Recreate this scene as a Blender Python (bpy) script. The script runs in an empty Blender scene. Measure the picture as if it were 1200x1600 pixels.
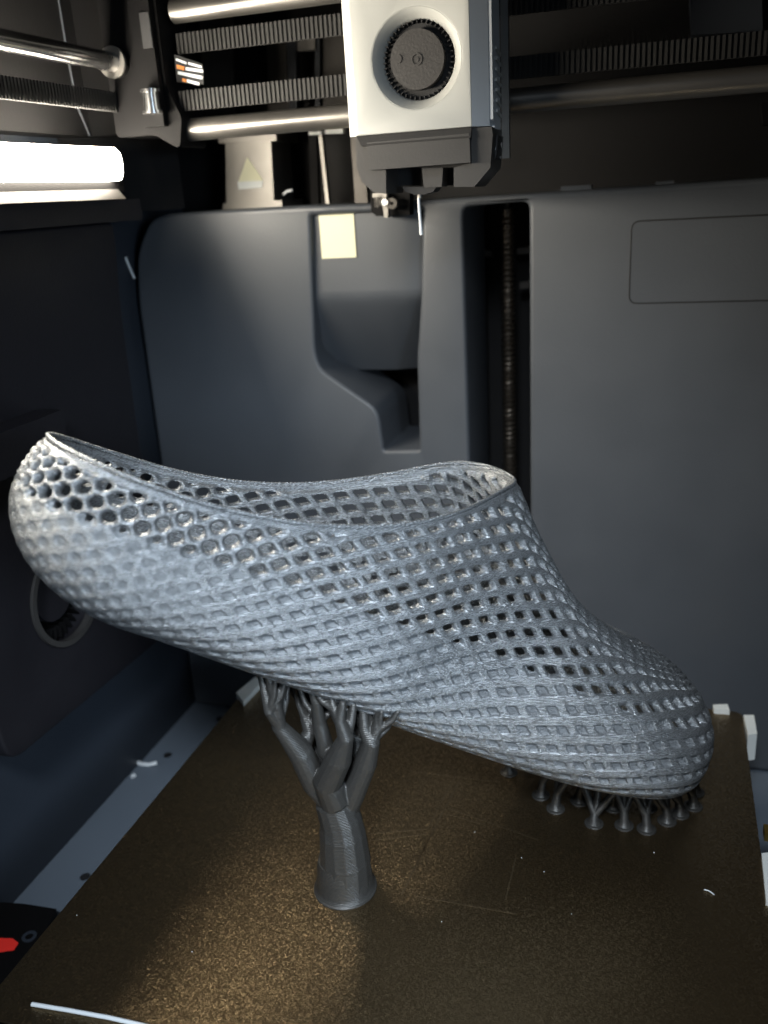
import bpy, bmesh, math, random
import numpy as np
from mathutils import Vector, Matrix

random.seed(4); rng = np.random.default_rng(4)
SC = bpy.context.scene
COL = SC.collection
MM = 0.001

# ------------------------------------------------------------------ camera
CAM = np.array([83.008, -286.600, 251.249])
def _unit(v): return v/np.linalg.norm(v)
_fy = _unit(np.array([450., -525., 1400.]))
_dn = np.array([240., 4000., 1400.]); _dn = _unit(_dn-_fy*_dn.dot(_fy))
_up = -_dn
_X = _unit(np.cross(_fy, _up))
RW = np.stack([_X, _fy, _up], 1)          # world -> camera (x right, y down, z forward)
cam_d = bpy.data.cameras.new('camera'); cam = bpy.data.objects.new('camera', cam_d); COL.objects.link(cam)
SC.camera = cam
_r = RW.T @ np.array([1, 0, 0]); _u = RW.T @ np.array([0, -1, 0]); _f = RW.T @ np.array([0, 0, 1])
M = Matrix(((_r[0], _u[0], -_f[0], CAM[0]*MM), (_r[1], _u[1], -_f[1], CAM[1]*MM), (_r[2], _u[2], -_f[2], CAM[2]*MM), (0, 0, 0, 1)))
cam.matrix_world = M
cam_d.sensor_fit = 'VERTICAL'; cam_d.sensor_height = 32.0; cam_d.sensor_width = 24.0
cam_d.lens = 1400/1600*32.0
cam_d.clip_start = 0.01; cam_d.clip_end = 20
cam_d.dof.use_dof = True; cam_d.dof.focus_distance = 0.325; cam_d.dof.aperture_fstop = 9.0

# ------------------------------------------------------------------ world, lights, exposure
w = bpy.data.worlds.new('World'); SC.world = w; w.use_nodes = True
bg = w.node_tree.nodes['Background']; bg.inputs[0].default_value = (.55, .72, 1, 1); bg.inputs[1].default_value = 0.03
SC.view_settings.view_transform = 'Standard'; SC.view_settings.look = 'None'
SC.view_settings.exposure = 0.0; SC.view_settings.gamma = 1.0
def area(name, loc, target, sx, sy, power, col, spread=180):
    l = bpy.data.lights.new(name, 'AREA'); l.shape = 'RECTANGLE'; l.size = sx*MM; l.size_y = sy*MM
    l.energy = power; l.color = col; l.spread = math.radians(spread)
    o = bpy.data.objects.new(name, l); COL.objects.link(o)
    o.location = Vector(loc)*MM
    o.rotation_euler = (Vector(target)-Vector(loc)).to_track_quat('-Z', 'Y').to_euler()
    return o
area('room_light', (70, -400, 450), (-15, -25, 85), 90, 70, .47, (.82, .91, 1.0), 50)
area('front_light', (380, -420, 240), (0, -20, 90), 160, 140, .38, (.68, .84, 1.0), 55)
LED_STRENGTH = 122.0

# ------------------------------------------------------------------ helpers
def ray(px):
    return RW.T @ np.array([(px[0]-600)/1400., (px[1]-800)/1400., 1.])
def at(ax, px, v):
    """point of the world (mm) seen at a photo pixel on the plane axis=v"""
    d = ray(px); return CAM+d*((v-CAM[ax])/d[ax])
def tag(o, label=None, cat=None, group=None, kind=None):
    if label: o['label'] = label
    if cat: o['category'] = cat
    if group: o['group'] = group
    if kind: o['kind'] = kind
    return o
def empty(name, loc, label, cat, group=None):
    o = bpy.data.objects.new(name, None); COL.objects.link(o); o.location = Vector(loc)*MM
    o.empty_display_size = .01
    return tag(o, label, cat, group)
def link(name, me, mat, parent=None, smooth=False):
    o = bpy.data.objects.new(name, me); COL.objects.link(o)
    if mat is not None and not me.materials: me.materials.append(mat)
    if smooth: me.shade_smooth()
    if parent is not None:
        o.parent = parent
        o.matrix_parent_inverse = Matrix.Translation(-root_loc(parent))
    return o
def root_loc(o):
    v = Vector((0, 0, 0))
    if o.type == 'EMPTY': v = Vector(o.location)
    return v
def mesh(name, verts, faces, mat, parent=None, smooth=False):
    me = bpy.data.meshes.new(name)
    me.from_pydata([tuple(np.asarray(v)*MM) for v in verts], [], faces); me.update()
    return link(name, me, mat, parent, smooth)
def bm_obj(name, bm, mat, parent=None, smooth=False, bevel=0, seg=2):
    if bevel:
        bmesh.ops.bevel(bm, geom=[e for e in bm.edges if e.is_manifold and e.calc_face_angle(0) > .5], offset=bevel*MM, segments=seg, affect='EDGES', profile=.5, clamp_overlap=True)
    bmesh.ops.recalc_face_normals(bm, faces=bm.faces)
    me = bpy.data.meshes.new(name); bm.to_mesh(me); bm.free()
    o = link(name, me, mat, parent)
    if smooth or bevel:
        me.shade_smooth()
        try: me.set_sharp_from_angle(angle=math.radians(50))
        except Exception: pass
    return o
def box(name, a, b, mat, parent=None, bevel=0, seg=2):
    bm = bmesh.new(); add_box(bm, a, b); return bm_obj(name, bm, mat, parent, bevel=bevel, seg=seg)
def add_box(bm, a, b, rot=None):
    a = np.minimum(a, b)*1.0, np.maximum(a, b)*1.0
    lo, hi = a
    vs = [bm.verts.new(Vector((x, y, z))*MM) for x in (lo[0], hi[0]) for y in (lo[1], hi[1]) for z in (lo[2], hi[2])]
    for f in ((0, 1, 3, 2), (4, 6, 7, 5), (0, 4, 5, 1), (2, 3, 7, 6), (0, 2, 6, 4), (1, 5, 7, 3)):
        bm.faces.new([vs[i] for i in f])
    return vs
def add_prism(bm, pts, vec):
    """pts: 3D outline (mm), extruded along vec"""
    vec = np.asarray(vec, float)
    a = [bm.verts.new(Vector(p)*MM) for p in pts]; b = [bm.verts.new(Vector(np.asarray(p)+vec)*MM) for p in pts]
    n = len(pts); bm.faces.new(a); bm.faces.new(b[::-1])
    for i in range(n): bm.faces.new((a[i], b[i], b[(i+1) % n], a[(i+1) % n]))
def prism(name, pts, vec, mat, parent=None, bevel=0, seg=2):
    bm = bmesh.new(); add_prism(bm, pts, vec); return bm_obj(name, bm, mat, parent, bevel=bevel, seg=seg)
def ring_frame(pts):
    pts = np.asarray(pts, float); t = np.gradient(pts, axis=0); t /= np.linalg.norm(t, axis=1)[:, None]+1e-9
    n = np.cross(t[0], [0.3, .1, 1.]); n /= np.linalg.norm(n)
    out = []
    for k in range(len(pts)):
        n = n-t[k]*n.dot(t[k]); n /= np.linalg.norm(n); out.append((n.copy(), np.cross(t[k], n)))
    return out
def add_tube(bm, pts, rad, seg=12, closed=False, caps=True):
    pts = np.asarray(pts, float); rad = np.broadcast_to(rad, len(pts)); fr = ring_frame(pts)
    rings = []
    for k, p in enumerate(pts):
        n, b = fr[k]
        rings.append([bm.verts.new(Vector(p+rad[k]*(math.cos(a)*n+math.sin(a)*b))*MM) for a in np.linspace(0, 2*math.pi, seg, endpoint=False)])
    for k in range(len(pts)-1):
        for j in range(seg):
            bm.faces.new((rings[k][j], rings[k][(j+1) % seg], rings[k+1][(j+1) % seg], rings[k+1][j]))
    if caps: bm.faces.new(rings[0][::-1]); bm.faces.new(rings[-1])
def tube(name, pts, rad, mat, parent=None, seg=14, **k):
    bm = bmesh.new(); add_tube(bm, pts, rad, seg, **k); o = bm_obj(name, bm, mat, parent, smooth=True); return o
def add_disc(bm, c, axis, r0, r1, t, seg=48):
    """solid disc (r0=0) or ring around c, axis unit index, thickness t along +axis"""
    ax = axis; o = [i for i in range(3) if i != ax]
    def P(r, a, h):
        v = [0, 0, 0]; v[ax] = c[ax]+h; v[o[0]] = c[o[0]]+r*math.cos(a); v[o[1]] = c[o[1]]+r*math.sin(a); return Vector(v)*MM
    A = np.linspace(0, 2*math.pi, seg, endpoint=False)
    O0 = [bm.verts.new(P(r1, a, 0)) for a in A]; O1 = [bm.verts.new(P(r1, a, t)) for a in A]
    if r0 <= 0:
        bm.faces.new(O0); bm.faces.new(O1[::-1])
        for i in range(seg): bm.faces.new((O0[i], O1[i], O1[(i+1) % seg], O0[(i+1) % seg]))
    else:
        I0 = [bm.verts.new(P(r0, a, 0)) for a in A]; I1 = [bm.verts.new(P(r0, a, t)) for a in A]
        for i in range(seg):
            j = (i+1) % seg
            bm.faces.new((O0[i], O1[i], O1[j], O0[j])); bm.faces.new((I0[i], I0[j], I1[j], I1[i]))
            bm.faces.new((O0[i], O0[j], I0[j], I0[i])); bm.faces.new((O1[i], I1[i], I1[j], O1[j]))
def rounded(pts, rads, n=6):
    """round the corners of a 2D polygon"""
    out = []; N = len(pts)
    for i in range(N):
        p = np.array(pts[i], float); a = np.array(pts[i-1], float); b = np.array(pts[(i+1) % N], float); r = rads[i] if hasattr(rads, '__len__') else rads
        if r <= 0: out.append(p); continue
        ua = _unit(a-p); ub = _unit(b-p); d = min(r, .45*np.linalg.norm(a-p), .45*np.linalg.norm(b-p))
        for t in np.linspace(0, 1, n):
            out.append(p+ua*d*(1-t)**2+ub*d*t**2)
    return out
def plate_with_holes(name, outer, holes, y0, depth, mat, parent=None, bevel=2.0, res=3):
    """a flat panel in the x-z plane (front at y0, going back by depth) with real holes and rounded edges"""
    cu = bpy.data.curves.new('t', 'CURVE'); cu.dimensions = '2D'; cu.fill_mode = 'BOTH'
    cu.extrude = max(depth/2-bevel, .01)*MM; cu.bevel_depth = bevel*MM; cu.bevel_resolution = res; cu.offset = -bevel*MM
    for loop in [outer]+holes:
        s = cu.splines.new('POLY'); s.points.add(len(loop)-1)
        for i, q in enumerate(loop): s.points[i].co = (q[0]*MM, q[1]*MM, 0, 1)
        s.use_cyclic_u = True
    t = bpy.data.objects.new('t', cu); COL.objects.link(t)
    dg = bpy.context.evaluated_depsgraph_get(); me = bpy.data.meshes.new_from_object(t.evaluated_get(dg)); me.name = name
    bpy.data.objects.remove(t); bpy.data.curves.remove(cu)
    # curve local (x,y,z) -> world (x, -z, y): front is local +z
    me.transform(Matrix(((1, 0, 0, 0), (0, 0, -1, (y0+depth/2)*MM), (0, 1, 0, 0), (0, 0, 0, 1))))
    bm = bmesh.new(); bm.from_mesh(me); bmesh.ops.remove_doubles(bm, verts=bm.verts, dist=1e-6); bmesh.ops.recalc_face_normals(bm, faces=bm.faces); bm.to_mesh(me); bm.free()
    me.materials.clear()
    o = link(name, me, mat, parent); me.shade_smooth()
    try: me.set_sharp_from_angle(angle=math.radians(35))
    except Exception: pass
    return o
def xz(px, y):
    q = at(1, px, y); return (q[0], q[2])

# ------------------------------------------------------------------ materials
def new_mat(name):
    m = bpy.data.materials.new(name); m.use_nodes = True
    nt = m.node_tree; b = nt.nodes['Principled BSDF']
    return m, nt, b
def N(nt, t, **k):
    n = nt.nodes.new(t)
    for a, v in k.items():
        if a in n.inputs.keys(): n.inputs[a].default_value = v
        else: setattr(n, a, v)
    return n
def plastic(name, col, rough=.5, bump=.15, scale=900, metal=0., spec=.5, var=.12, smudge=True):
    m, nt, b = new_mat(name)
    tc = N(nt, 'ShaderNodeTexCoord')
    n1 = N(nt, 'ShaderNodeTexNoise', Scale=scale, Detail=3.0); nt.links.new(tc.outputs['Object'], n1.inputs['Vector'])
    n2 = N(nt, 'ShaderNodeTexNoise', Scale=14.0, Detail=6.0, Roughness=.65); nt.links.new(tc.outputs['Object'], n2.inputs['Vector'])
    bp = N(nt, 'ShaderNodeBump', Strength=bump, Distance=.0003); nt.links.new(n1.outputs[0], bp.inputs['Height']); nt.links.new(bp.outputs[0], b.inputs['Normal'])
    mr = N(nt, 'ShaderNodeMapRange'); mr.inputs[1].default_value = .3; mr.inputs[2].default_value = .7
    mr.inputs[3].default_value = rough-.08; mr.inputs[4].default_value = rough+.1
    nt.links.new(n2.outputs[0], mr.inputs[0]); nt.links.new(mr.outputs[0], b.inputs['Roughness'])
    mx = N(nt, 'ShaderNodeMixRGB'); mx.inputs[1].default_value = (*[c*(1-var) for c in col], 1); mx.inputs[2].default_value = (*[min(1, c*(1+var)) for c in col], 1)
    nt.links.new(n2.outputs[0], mx.inputs[0]); nt.links.new(mx.outputs[0], b.inputs['Base Color'])
    b.inputs['Metallic'].default_value = metal; b.inputs['Specular IOR Level'].default_value = spec
    return m
M_cover = plastic('cover_plastic', (.052, .058, .067), .48, .25)
M_dark = plastic('dark_plastic', (.004, .0038, .004), .6, .2, spec=.08)
M_wall = plastic('wall_paint', (.0045, .0042, .0045), .65, .25, spec=.25)
M_wallblue = plastic('blue_grey_wall', (.020, .025, .034), .5, .2)
M_floor = plastic('floor_paint', (.10, .122, .15), .55, .2)
M_black = plastic('black_rubber', (.008, .008, .009), .6, .1)
M_belt = plastic('belt_rubber', (.007, .0065, .006), .6, .2)
M_housing = plastic('housing_plastic', (.009, .0085, .011), .5, .3, spec=.3)
M_rod = plastic('carbon_rod', (.2, .19, .175), .34, .05, 300, metal=.85)
M_steel = plastic('polished_steel', (.5, .5, .5), .2, .02, 300, metal=1.)
M_zinc = plastic('brushed_zinc', (.2, .19, .175), .42, .1, 200, metal=.8)
M_white = plastic('white_body', (.40, .405, .385), .42, .08)
M_whiteside = plastic('aluminium_side', (.60, .64, .68), .4, .05, metal=.3)
M_shroud = plastic('shroud_plastic', (.027, .0255, .0245), .5, .2)
M_hub = plastic('fan_hub', (.026, .024, .023), .5, .35)
M_cream = plastic('cream_sticker', (.62, .60, .42), .6, .05)
M_paper = plastic('label_white', (.7, .72, .74), .5, .02)
M_orange = plastic('label_orange', (.6, .2, .03), .5, .02)
M_red = plastic('red_sticker', (.8, .03, .02), .5, .05)
M_clip = plastic('white_clip', (.6, .62, .6), .45, .1)
M_fil = plastic('filament_scrap', (.55, .58, .6), .35, .1)
M_frame = plastic('frame_metal', (.05, .045, .04), .45, .1, metal=.5)
M_brass = plastic('brass', (.5, .33, .08), .35, .05, metal=1.)
m, nt, b = new_mat('led_lens'); b.inputs['Emission Color'].default_value = (1, .91, .76, 1); b.inputs['Emission Strength'].default_value = LED_STRENGTH; b.inputs['Base Color'].default_value = (.8, .8, .8, 1); M_led = m

def printed(name, col, metal, rough, layer=.55, lay_s=.5, streak=.6, pit=False):
    """3D printed plastic: layer lines at a fixed height step plus streaky grain along them"""
    m, nt, b = new_mat(name)
    geo = N(nt, 'ShaderNodeTexCoord')
    sep = N(nt, 'ShaderNodeSeparateXYZ'); nt.links.new(geo.outputs['Object'], sep.inputs[0])
    nw = N(nt, 'ShaderNodeTexNoise', Scale=60.0, Detail=2.0); nt.links.new(geo.outputs['Object'], nw.inputs['Vector'])
    mu = N(nt, 'ShaderNodeMath', operation='MULTIPLY'); mu.inputs[1].default_value = 2*math.pi/(layer*MM); nt.links.new(sep.outputs[2], mu.inputs[0])
    ad = N(nt, 'ShaderNodeMath', operation='MULTIPLY_ADD'); ad.inputs[1].default_value = 2.5; nt.links.new(nw.outputs[0], ad.inputs[0]); nt.links.new(mu.outputs[0], ad.inputs[2])
    si = N(nt, 'ShaderNodeMath', operation='SINE'); nt.links.new(ad.outputs[0], si.inputs[0])
    mp = N(nt, 'ShaderNodeMapping'); mp.inputs['Scale'].default_value = (800, 800, 3800); nt.links.new(geo.outputs['Object'], mp.inputs[0])
    ns = N(nt, 'ShaderNodeTexNoise', Scale=1.0, Detail=3.0, Roughness=.6); nt.links.new(mp.outputs[0], ns.inputs['Vector'])
    b1 = N(nt, 'ShaderNodeBump', Strength=lay_s, Distance=.00012); nt.links.new(si.outputs[0], b1.inputs['Height'])
    b2 = N(nt, 'ShaderNodeBump', Strength=streak, Distance=.0004); nt.links.new(ns.outputs[0], b2.inputs['Height']); nt.links.new(b1.outputs[0], b2.inputs['Normal'])
    nt.links.new(b2.outputs[0], b.inputs['Normal'])
    mx = N(nt, 'ShaderNodeMixRGB'); mx.inputs[1].default_value = (*[c*.8 for c in col], 1); mx.inputs[2].default_value = (*[c*1.2 for c in col], 1)
    nt.links.new(ns.outputs[0], mx.inputs[0]); nt.links.new(mx.outputs[0], b.inputs['Base Color'])
    mr = N(nt, 'ShaderNodeMapRange'); mr.inputs[1].default_value = .3; mr.inputs[2].default_value = .7; mr.inputs[3].default_value = rough-.1; mr.inputs[4].default_value = rough+.1
    nt.links.new(ns.outputs[0], mr.inputs[0]); nt.links.new(mr.outputs[0], b.inputs['Roughness'])
    b.inputs['Metallic'].default_value = metal
    if pit:   # the stringy, under-filled print in the hollows is rough and dull
        at_ = N(nt, 'ShaderNodeAttribute'); at_.attribute_name = 'hollow'
        ma = N(nt, 'ShaderNodeMath', operation='MULTIPLY_ADD'); ma.inputs[1].default_value = .34; nt.links.new(at_.outputs['Fac'], ma.inputs[0]); nt.links.new(mr.outputs[0], ma.inputs[2]); nt.links.new(ma.outputs[0], b.inputs['Roughness'])
        mb = N(nt, 'ShaderNodeMath', operation='MULTIPLY_ADD'); mb.inputs[1].default_value = 1.3; mb.inputs[2].default_value = streak; nt.links.new(at_.outputs['Fac'], mb.inputs[0]); nt.links.new(mb.outputs[0], b2.inputs['Strength'])
    return m
M_shoe = printed('printed_grey', (.21, .222, .233), .68, .30, lay_s=.8, streak=.75, pit=True)
M_support = printed('printed_support', (.034, .033, .031), .3, .38, layer=.6, lay_s=.35, streak=.25)

def pei():
    """powder coated spring steel: coarse glittering grains over bronze"""
    m, nt, b = new_mat('textured_pei')
    tc = N(nt, 'ShaderNodeTexCoord')
    vo = N(nt, 'ShaderNodeTexVoronoi', Scale=1900.0); nt.links.new(tc.outputs['Object'], vo.inputs['Vector'])
    n1 = N(nt, 'ShaderNodeTexNoise', Scale=1600.0, Detail=2.0, Roughness=.6); nt.links.new(tc.outputs['Object'], n1.inputs['Vector'])
    n2 = N(nt, 'ShaderNodeTexNoise', Scale=9.0, Detail=5.0, Roughness=.6); nt.links.new(tc.outputs['Object'], n2.inputs['Vector'])
    bp = N(nt, 'ShaderNodeBump', Strength=.55, Distance=.00025); nt.links.new(n1.outputs[0], bp.inputs['Height'])
    # every grain leans its own way
    sub = N(nt, 'ShaderNodeVectorMath', operation='SUBTRACT'); sub.inputs[1].default_value = (.5, .5, .5); nt.links.new(vo.outputs['Color'], sub.inputs[0])
    scl = N(nt, 'ShaderNodeVectorMath', operation='SCALE'); scl.inputs['Scale'].default_value = .36; nt.links.new(sub.outputs[0], scl.inputs[0])
    add = N(nt, 'ShaderNodeVectorMath', operation='ADD'); nt.links.new(bp.outputs[0], add.inputs[0]); nt.links.new(scl.outputs[0], add.inputs[1])
    nrm = N(nt, 'ShaderNodeVectorMath', operation='NORMALIZE'); nt.links.new(add.outputs[0], nrm.inputs[0]); nt.links.new(nrm.outputs[0], b.inputs['Normal'])
    mx = N(nt, 'ShaderNodeMixRGB'); mx.inputs[1].default_value = (.14, .10, .056, 1); mx.inputs[2].default_value = (.21, .155, .088, 1)
    nt.links.new(n2.outputs[0], mx.inputs[0]); nt.links.new(mx.outputs[0], b.inputs['Base Color'])
    b.inputs['Metallic'].default_value = .95; b.inputs['Roughness'].default_value = .3
    return m
M_pei = pei()
M_mark = plastic('plate_residue', (.14, .105, .062), .42, .5, 1200, metal=.85)

# ------------------------------------------------------------------ chamber (the setting)
tag(box('floor', (-215, -190, -64), (215, 225, -60), M_floor), kind='structure')
tag(box('left_wall', (-209, -190, -60), (-205, 240, 380), M_wallblue), kind='structure')
tag(box('right_wall', (205, -190, -60), (209, 240, 380), M_wall), kind='structure')
tag(box('back_wall', (-205, 236, -60), (205, 240, 380), M_wall), kind='structure')
tag(box('ceiling', (-209, 40, 380), (209, 240, 384), M_wall), kind='structure')

# ------------------------------------------------------------------ the printed clog
SP = {'L': 282.471, 'w': [32.554, 36.057, 36.698, 35.515, 32.265, 34.731, 43.39, 52.861, 56.581, 51.515],
 'b': [2.478, 4.628, 1.983, -1.253, -4.761, -5.917, -5.266, -2.946, 0.635, 1.607],
 'T': [74.184, 87.816, 99.522, 106.398, 104.14, 86.171, 68.404, 59.863, 59.101, 61.921],
 'c': [-2.036, 2.434, 3.114, 3.128, 4.307, 4.192, 1.827, -0.954, -1.059, 0.804], 'k': [-0.654, -0.073, 2.039, 6.96],
 'r': [53.213, 52.493, 54.112, 59.893, 70.603, 81.632, 95.033, 103.959, 119.366], 'rh': 47.563, 'rt': 39.33, 'mh': 0.5, 'mt': 0.25,
 'g': 1.2, 'yaw': 0.668, 'pitch': 0.528, 'roll': -0.092, 'O': [-113.613, -89.947, 145.09]}
KU = [0, .15, .3, .45, .55, .63, .71, .8, .9, 1.]; KR = [0, .1, .2, .3, .4, .47, .54, .61, .7]
def spl(x, xs, ys):
    xs = np.asarray(xs, float); ys = np.asarray(ys, float); m = np.gradient(ys, xs)
    i = np.clip(np.searchsorted(xs, x)-1, 0, len(xs)-2); h = xs[i+1]-xs[i]; t = (x-xs[i])/h
    return (2*t**3-3*t**2+1)*ys[i]+(t**3-2*t**2+t)*h*m[i]+(-2*t**3+3*t**2)*ys[i+1]+(t**3-t**2)*h*m[i+1]
def section(u, th):
    p = SP; L = p['L']; s = u*L
    w_ = spl(u, KU, p['w']); b_ = spl(u, KU, p['b']); T_ = spl(u, KU, p['T']); c_ = spl(u, KU, p['c'])
    eh = np.clip(1-s/p['rh'], 0, 1); et = np.clip(1-(L-s)/p['rt'], 0, 1)
    cap = lambda e, q: np.maximum(1-e**q, 0)**(1/q)
    ew = cap(eh, 2.3)*cap(et, 2.2); ez = cap(eh, 2.0)*cap(et, 2.0)
    zm = b_+(T_-b_)*np.where(u < .5, p['mh'], p['mt'])
    b2 = zm+(b_-zm)*ez; T2 = zm+(T_-zm)*ez
    S = np.sign(np.sin(th))*np.abs(np.sin(th))**.88; C = np.sign(np.cos(th))*np.abs(np.cos(th))**.85
    h = ((1-C)/2)**p['g']
    return s, c_+w_*ew*S, b2+(T2-b2)*h
def rimz(u, y): return spl(u, KR, SP['r'])+spl(u, [0, .25, .45, .7], SP['k'])*y/40
def shoe_world(s, y, z):
    p = SP; cy, sy = math.cos(p['yaw']), math.sin(p['yaw']); cp, sp = math.cos(p['pitch']), math.sin(p['pitch']); cr, sr = math.cos(p['roll']), math.sin(p['roll'])
    y1 = y*cr-z*sr; z1 = y*sr+z*cr; x2 = s*cp+z1*sp; z2 = -s*sp+z1*cp
    return np.stack([p['O'][0]+x2*cy-y1*sy, p['O'][1]+x2*sy+y1*cy, p['O'][2]+z2], -1)
def sstep(x, a, b):
    t = np.clip((x-a)/(b-a), 0, 1); return t*t*(3-2*t)

NU, NV = 660, 640
# even spacing along the length (denser towards both round ends) and along the girth
_t = np.linspace(0, 1, 4000); _dens = 1+2.2*np.exp(-_t*SP['L']/6)+2.2*np.exp(-(1-_t)*SP['L']/6)+.25*sstep(_t, .75, .9)
_cu = np.cumsum(_dens); _cu = (_cu-_cu[0])/(_cu[-1]-_cu[0]); U_TAB = np.interp(np.linspace(0, 1, NU), _cu, _t); U_TAB[0] = 2e-5; U_TAB[-1] = 1-2e-5
_th = np.linspace(-math.pi, math.pi, 8001); _s, _y, _z = section(np.full(8001, .5), _th)
_al = np.concatenate([[0], np.cumsum(np.hypot(np.diff(_y), np.diff(_z)))]); _al /= _al[-1]
TH_TAB = np.interp(np.linspace(0, 1, NV), _al, _th)
def u_of(i): return np.interp(i, np.arange(NU), U_TAB)
def th_of(j): return np.interp(j, np.arange(NV), TH_TAB)

POW = [(0, 1), (0, 2), (0, 3), (0, 4), (0, 5), (1, 0), (1, 1), (1, 2), (1, 3), (1, 4), (2, 0), (2, 1), (2, 2), (2, 3), (3, 0), (3, 1), (3, 2), (4, 0), (4, 1), (5, 0)]
ROWS = [7.3898, 0.9468, -1.3605, -0.3086, 0.4239, -9.612, 0.2563, -0.0055, -0.0167, -0.0008, 3.2822, 2.7357, -0.4017, -0.2982, -1.6903, -0.4452, 0.0957, -0.516, 0.3418, -0.2217]
COLS = [6.405, 0.0068, -0.7543, -0.0263, 0.2152, 12.0254, -0.9911, -0.4075, 0.3667, -0.0246, 3.9387, 1.8326, -0.2029, -0.2342, 2.2906, -0.6724, 0.2629, -0.7199, 0.2459, 0.6959]
def lattice(u, th):
    """pocket field F (1 = centre of a pocket, about 0 and below = strand), region weights, rim distance"""
    s, y, z = section(u, th); L = SP['L']
    T_ = spl(u, KU, SP['T']); b_ = spl(u, KU, SP['b']); H = T_-b_
    h = np.clip((z-b_)/H, .0, 1.); psi = np.arccos(1-2*h*.86)/math.pi
    Z = b_+psi*H/.637-H*(.5/.637-.5)+.8*np.clip(spl(u, KU, SP['w'])-np.abs(y), 0, 60)*sstep(h, .8, 1.)*sstep(s, 128, 165)
    yy = np.abs(y)
    sc_t = L-52.; sc_h = 46.
    ph = np.arctan2(yy+6, np.maximum(s-sc_t, 1e-6)); S = np.where(s > sc_t, sc_t+50*(math.pi/2-ph), s)
    ph2 = np.arctan2(yy+4, np.maximum(sc_h-s, 1e-6)); S = np.where(s < sc_h, sc_h-38*(math.pi/2-ph2), S)
    # lay of the rows and columns of the lattice over the side of the clog (smooth polynomial fields)
    bx_, by_ = (S-140)/140, (Z-45)/45
    P = 2*math.pi*sum(c*bx_**a*by_**b for c, (a, b) in zip(ROWS, POW)); Q = 2*math.pi*sum(c*bx_**a*by_**b for c, (a, b) in zip(COLS, POW))
    k = .8
    Fb = (np.cos(P)+np.cos(Q)+k*np.cos(P-Q))/(2+k)
    cp_, cq_ = np.cos(P), np.cos(Q)
    Ff = -np.log(np.exp(-3.5*(cp_-.05))+np.exp(-3.5*(cq_+.12)))/3.5+.1
    fr_ = sstep(s, 45, 105); F = Fb*(1-fr_)+Ff*fr_
    rd = rimz(np.clip(u, 0, .7), y)-z
    eu, et_ = 4e-4, 4e-3
    def _rd(a_, b2_):
        q = section(a_, b2_); return rimz(np.clip(a_, 0, .7), q[1])-q[2], q
    ua_ = np.clip(u+eu, 0, 1-1e-5); r1, q1 = _rd(ua_, th); r2, q2 = _rd(u, th+et_)
    l1 = np.sqrt(sum((q1[k_]-(s, y, z)[k_])**2 for k_ in range(3)))+1e-6; l2 = np.sqrt(sum((q2[k_]-(s, y, z)[k_])**2 for k_ in range(3)))+1e-6
    gr = np.hypot((r1-rd)/l1, (r2-rd)/l2); rd = rd/np.clip(gr, .25, 1.6); rd = np.where(u > .66, 60, rd)
    zb = 37+1.5*np.sin(s/40)
    solid = 1-sstep(z, zb-2.0, zb+2.0)
    front = sstep(s, 120, 175)*(1-.75*sstep(y, 4, 14)*(1-sstep(s, 170, 200)))
    tip = sstep(s, 225, 262)
    return s, y, z, F, solid, front, tip, rd, cp_, Ff, fr_
def F0_of(front, tip): return .06+.36*front+.2*tip
def gfun(u, th):
    s, y, z, F, solid, front, tip, rd, *_ = lattice(u, th)
    nearrim = 1-sstep(rd, 1.8, 3.4)
    F0 = F0_of(front, tip)+1.6*solid+1.6*nearrim
    ghole = F-F0
    grim = -rd/8.
    return np.maximum(ghole, grim), ghole, grim
I, J = np.meshgrid(np.arange(NU, dtype=float), np.arange(NV, dtype=float), indexing='ij')
Ug, Tg = u_of(I), th_of(J)
G, _, _ = gfun(Ug, Tg)
# snap grid points onto the zero line of G so that holes and rim get clean edges
di = np.zeros_like(G); dj = np.zeros_like(G); best = np.full(G.shape, .5)
for ax, sgn in ((0, 1), (0, -1), (1, 1), (1, -1)):
    Gn = np.roll(G, -sgn, axis=ax)
    if ax == 0:
        if sgn == 1: Gn[-1] = G[-1]
        else: Gn[0] = G[0]
    cr_ = (G*Gn < 0); t = np.where(cr_, G/np.where(cr_, G-Gn, 1), 1)
    m_ = cr_ & (t < best); best = np.where(m_, t, best)
    di = np.where(m_, (sgn*t if ax == 0 else 0), di); dj = np.where(m_, (sgn*t if ax == 1 else 0), dj)
snap = (best < .5)
I2 = I+di; J2 = np.clip(J+dj, 0, NV-1); Ug, Tg = u_of(I2), th_of(J2)
Gs = np.where(snap, 0., G)
s_, y_, z_, F_, solid_, front_, tip_, rd_, cp_, Ff_, fr_ = lattice(Ug, Tg)
P0 = shoe_world(s_, y_, z_)
# smooth normals from the undisplaced surface
e = 1e-3
def surf(u, th): return shoe_world(*section(np.clip(u, 1e-5, 1-1e-5), th))
du = surf(Ug+e, Tg)-surf(Ug-e, Tg); dt = surf(Ug, Tg+e*3)-surf(Ug, Tg-e*3)
NRM = np.cross(du, dt); NRM /= np.linalg.norm(NRM, axis=2)[..., None]+1e-12
cen = shoe_world(np.clip(s_, 35, SP['L']-40), y_*0, z_*0+32); flip = np.sign(((P0-cen)*NRM).sum(2)); NRM *= np.where(flip == 0, 1, flip)[..., None]
nearrim = 1-sstep(rd_, 1.6, 3.2)
open_ = (1-solid_)
F0 = F0_of(front_, tip_)
wall = 1.5
x = np.clip((F0-F_)/(F0+.45), 0, 1)
lat_o = -(1.6+.5*front_)*(1-np.clip(x, 0, 1)**.8)          # outer face falls away into the pockets
lat_i = -4.4+1.6*(1-np.clip(x, 0, 1)**.55)
dip = sstep(F_, -.15, .7)
lowB = sstep(cp_, -.7, .3)                       # the cross strands sit lower than the long ribs
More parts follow.
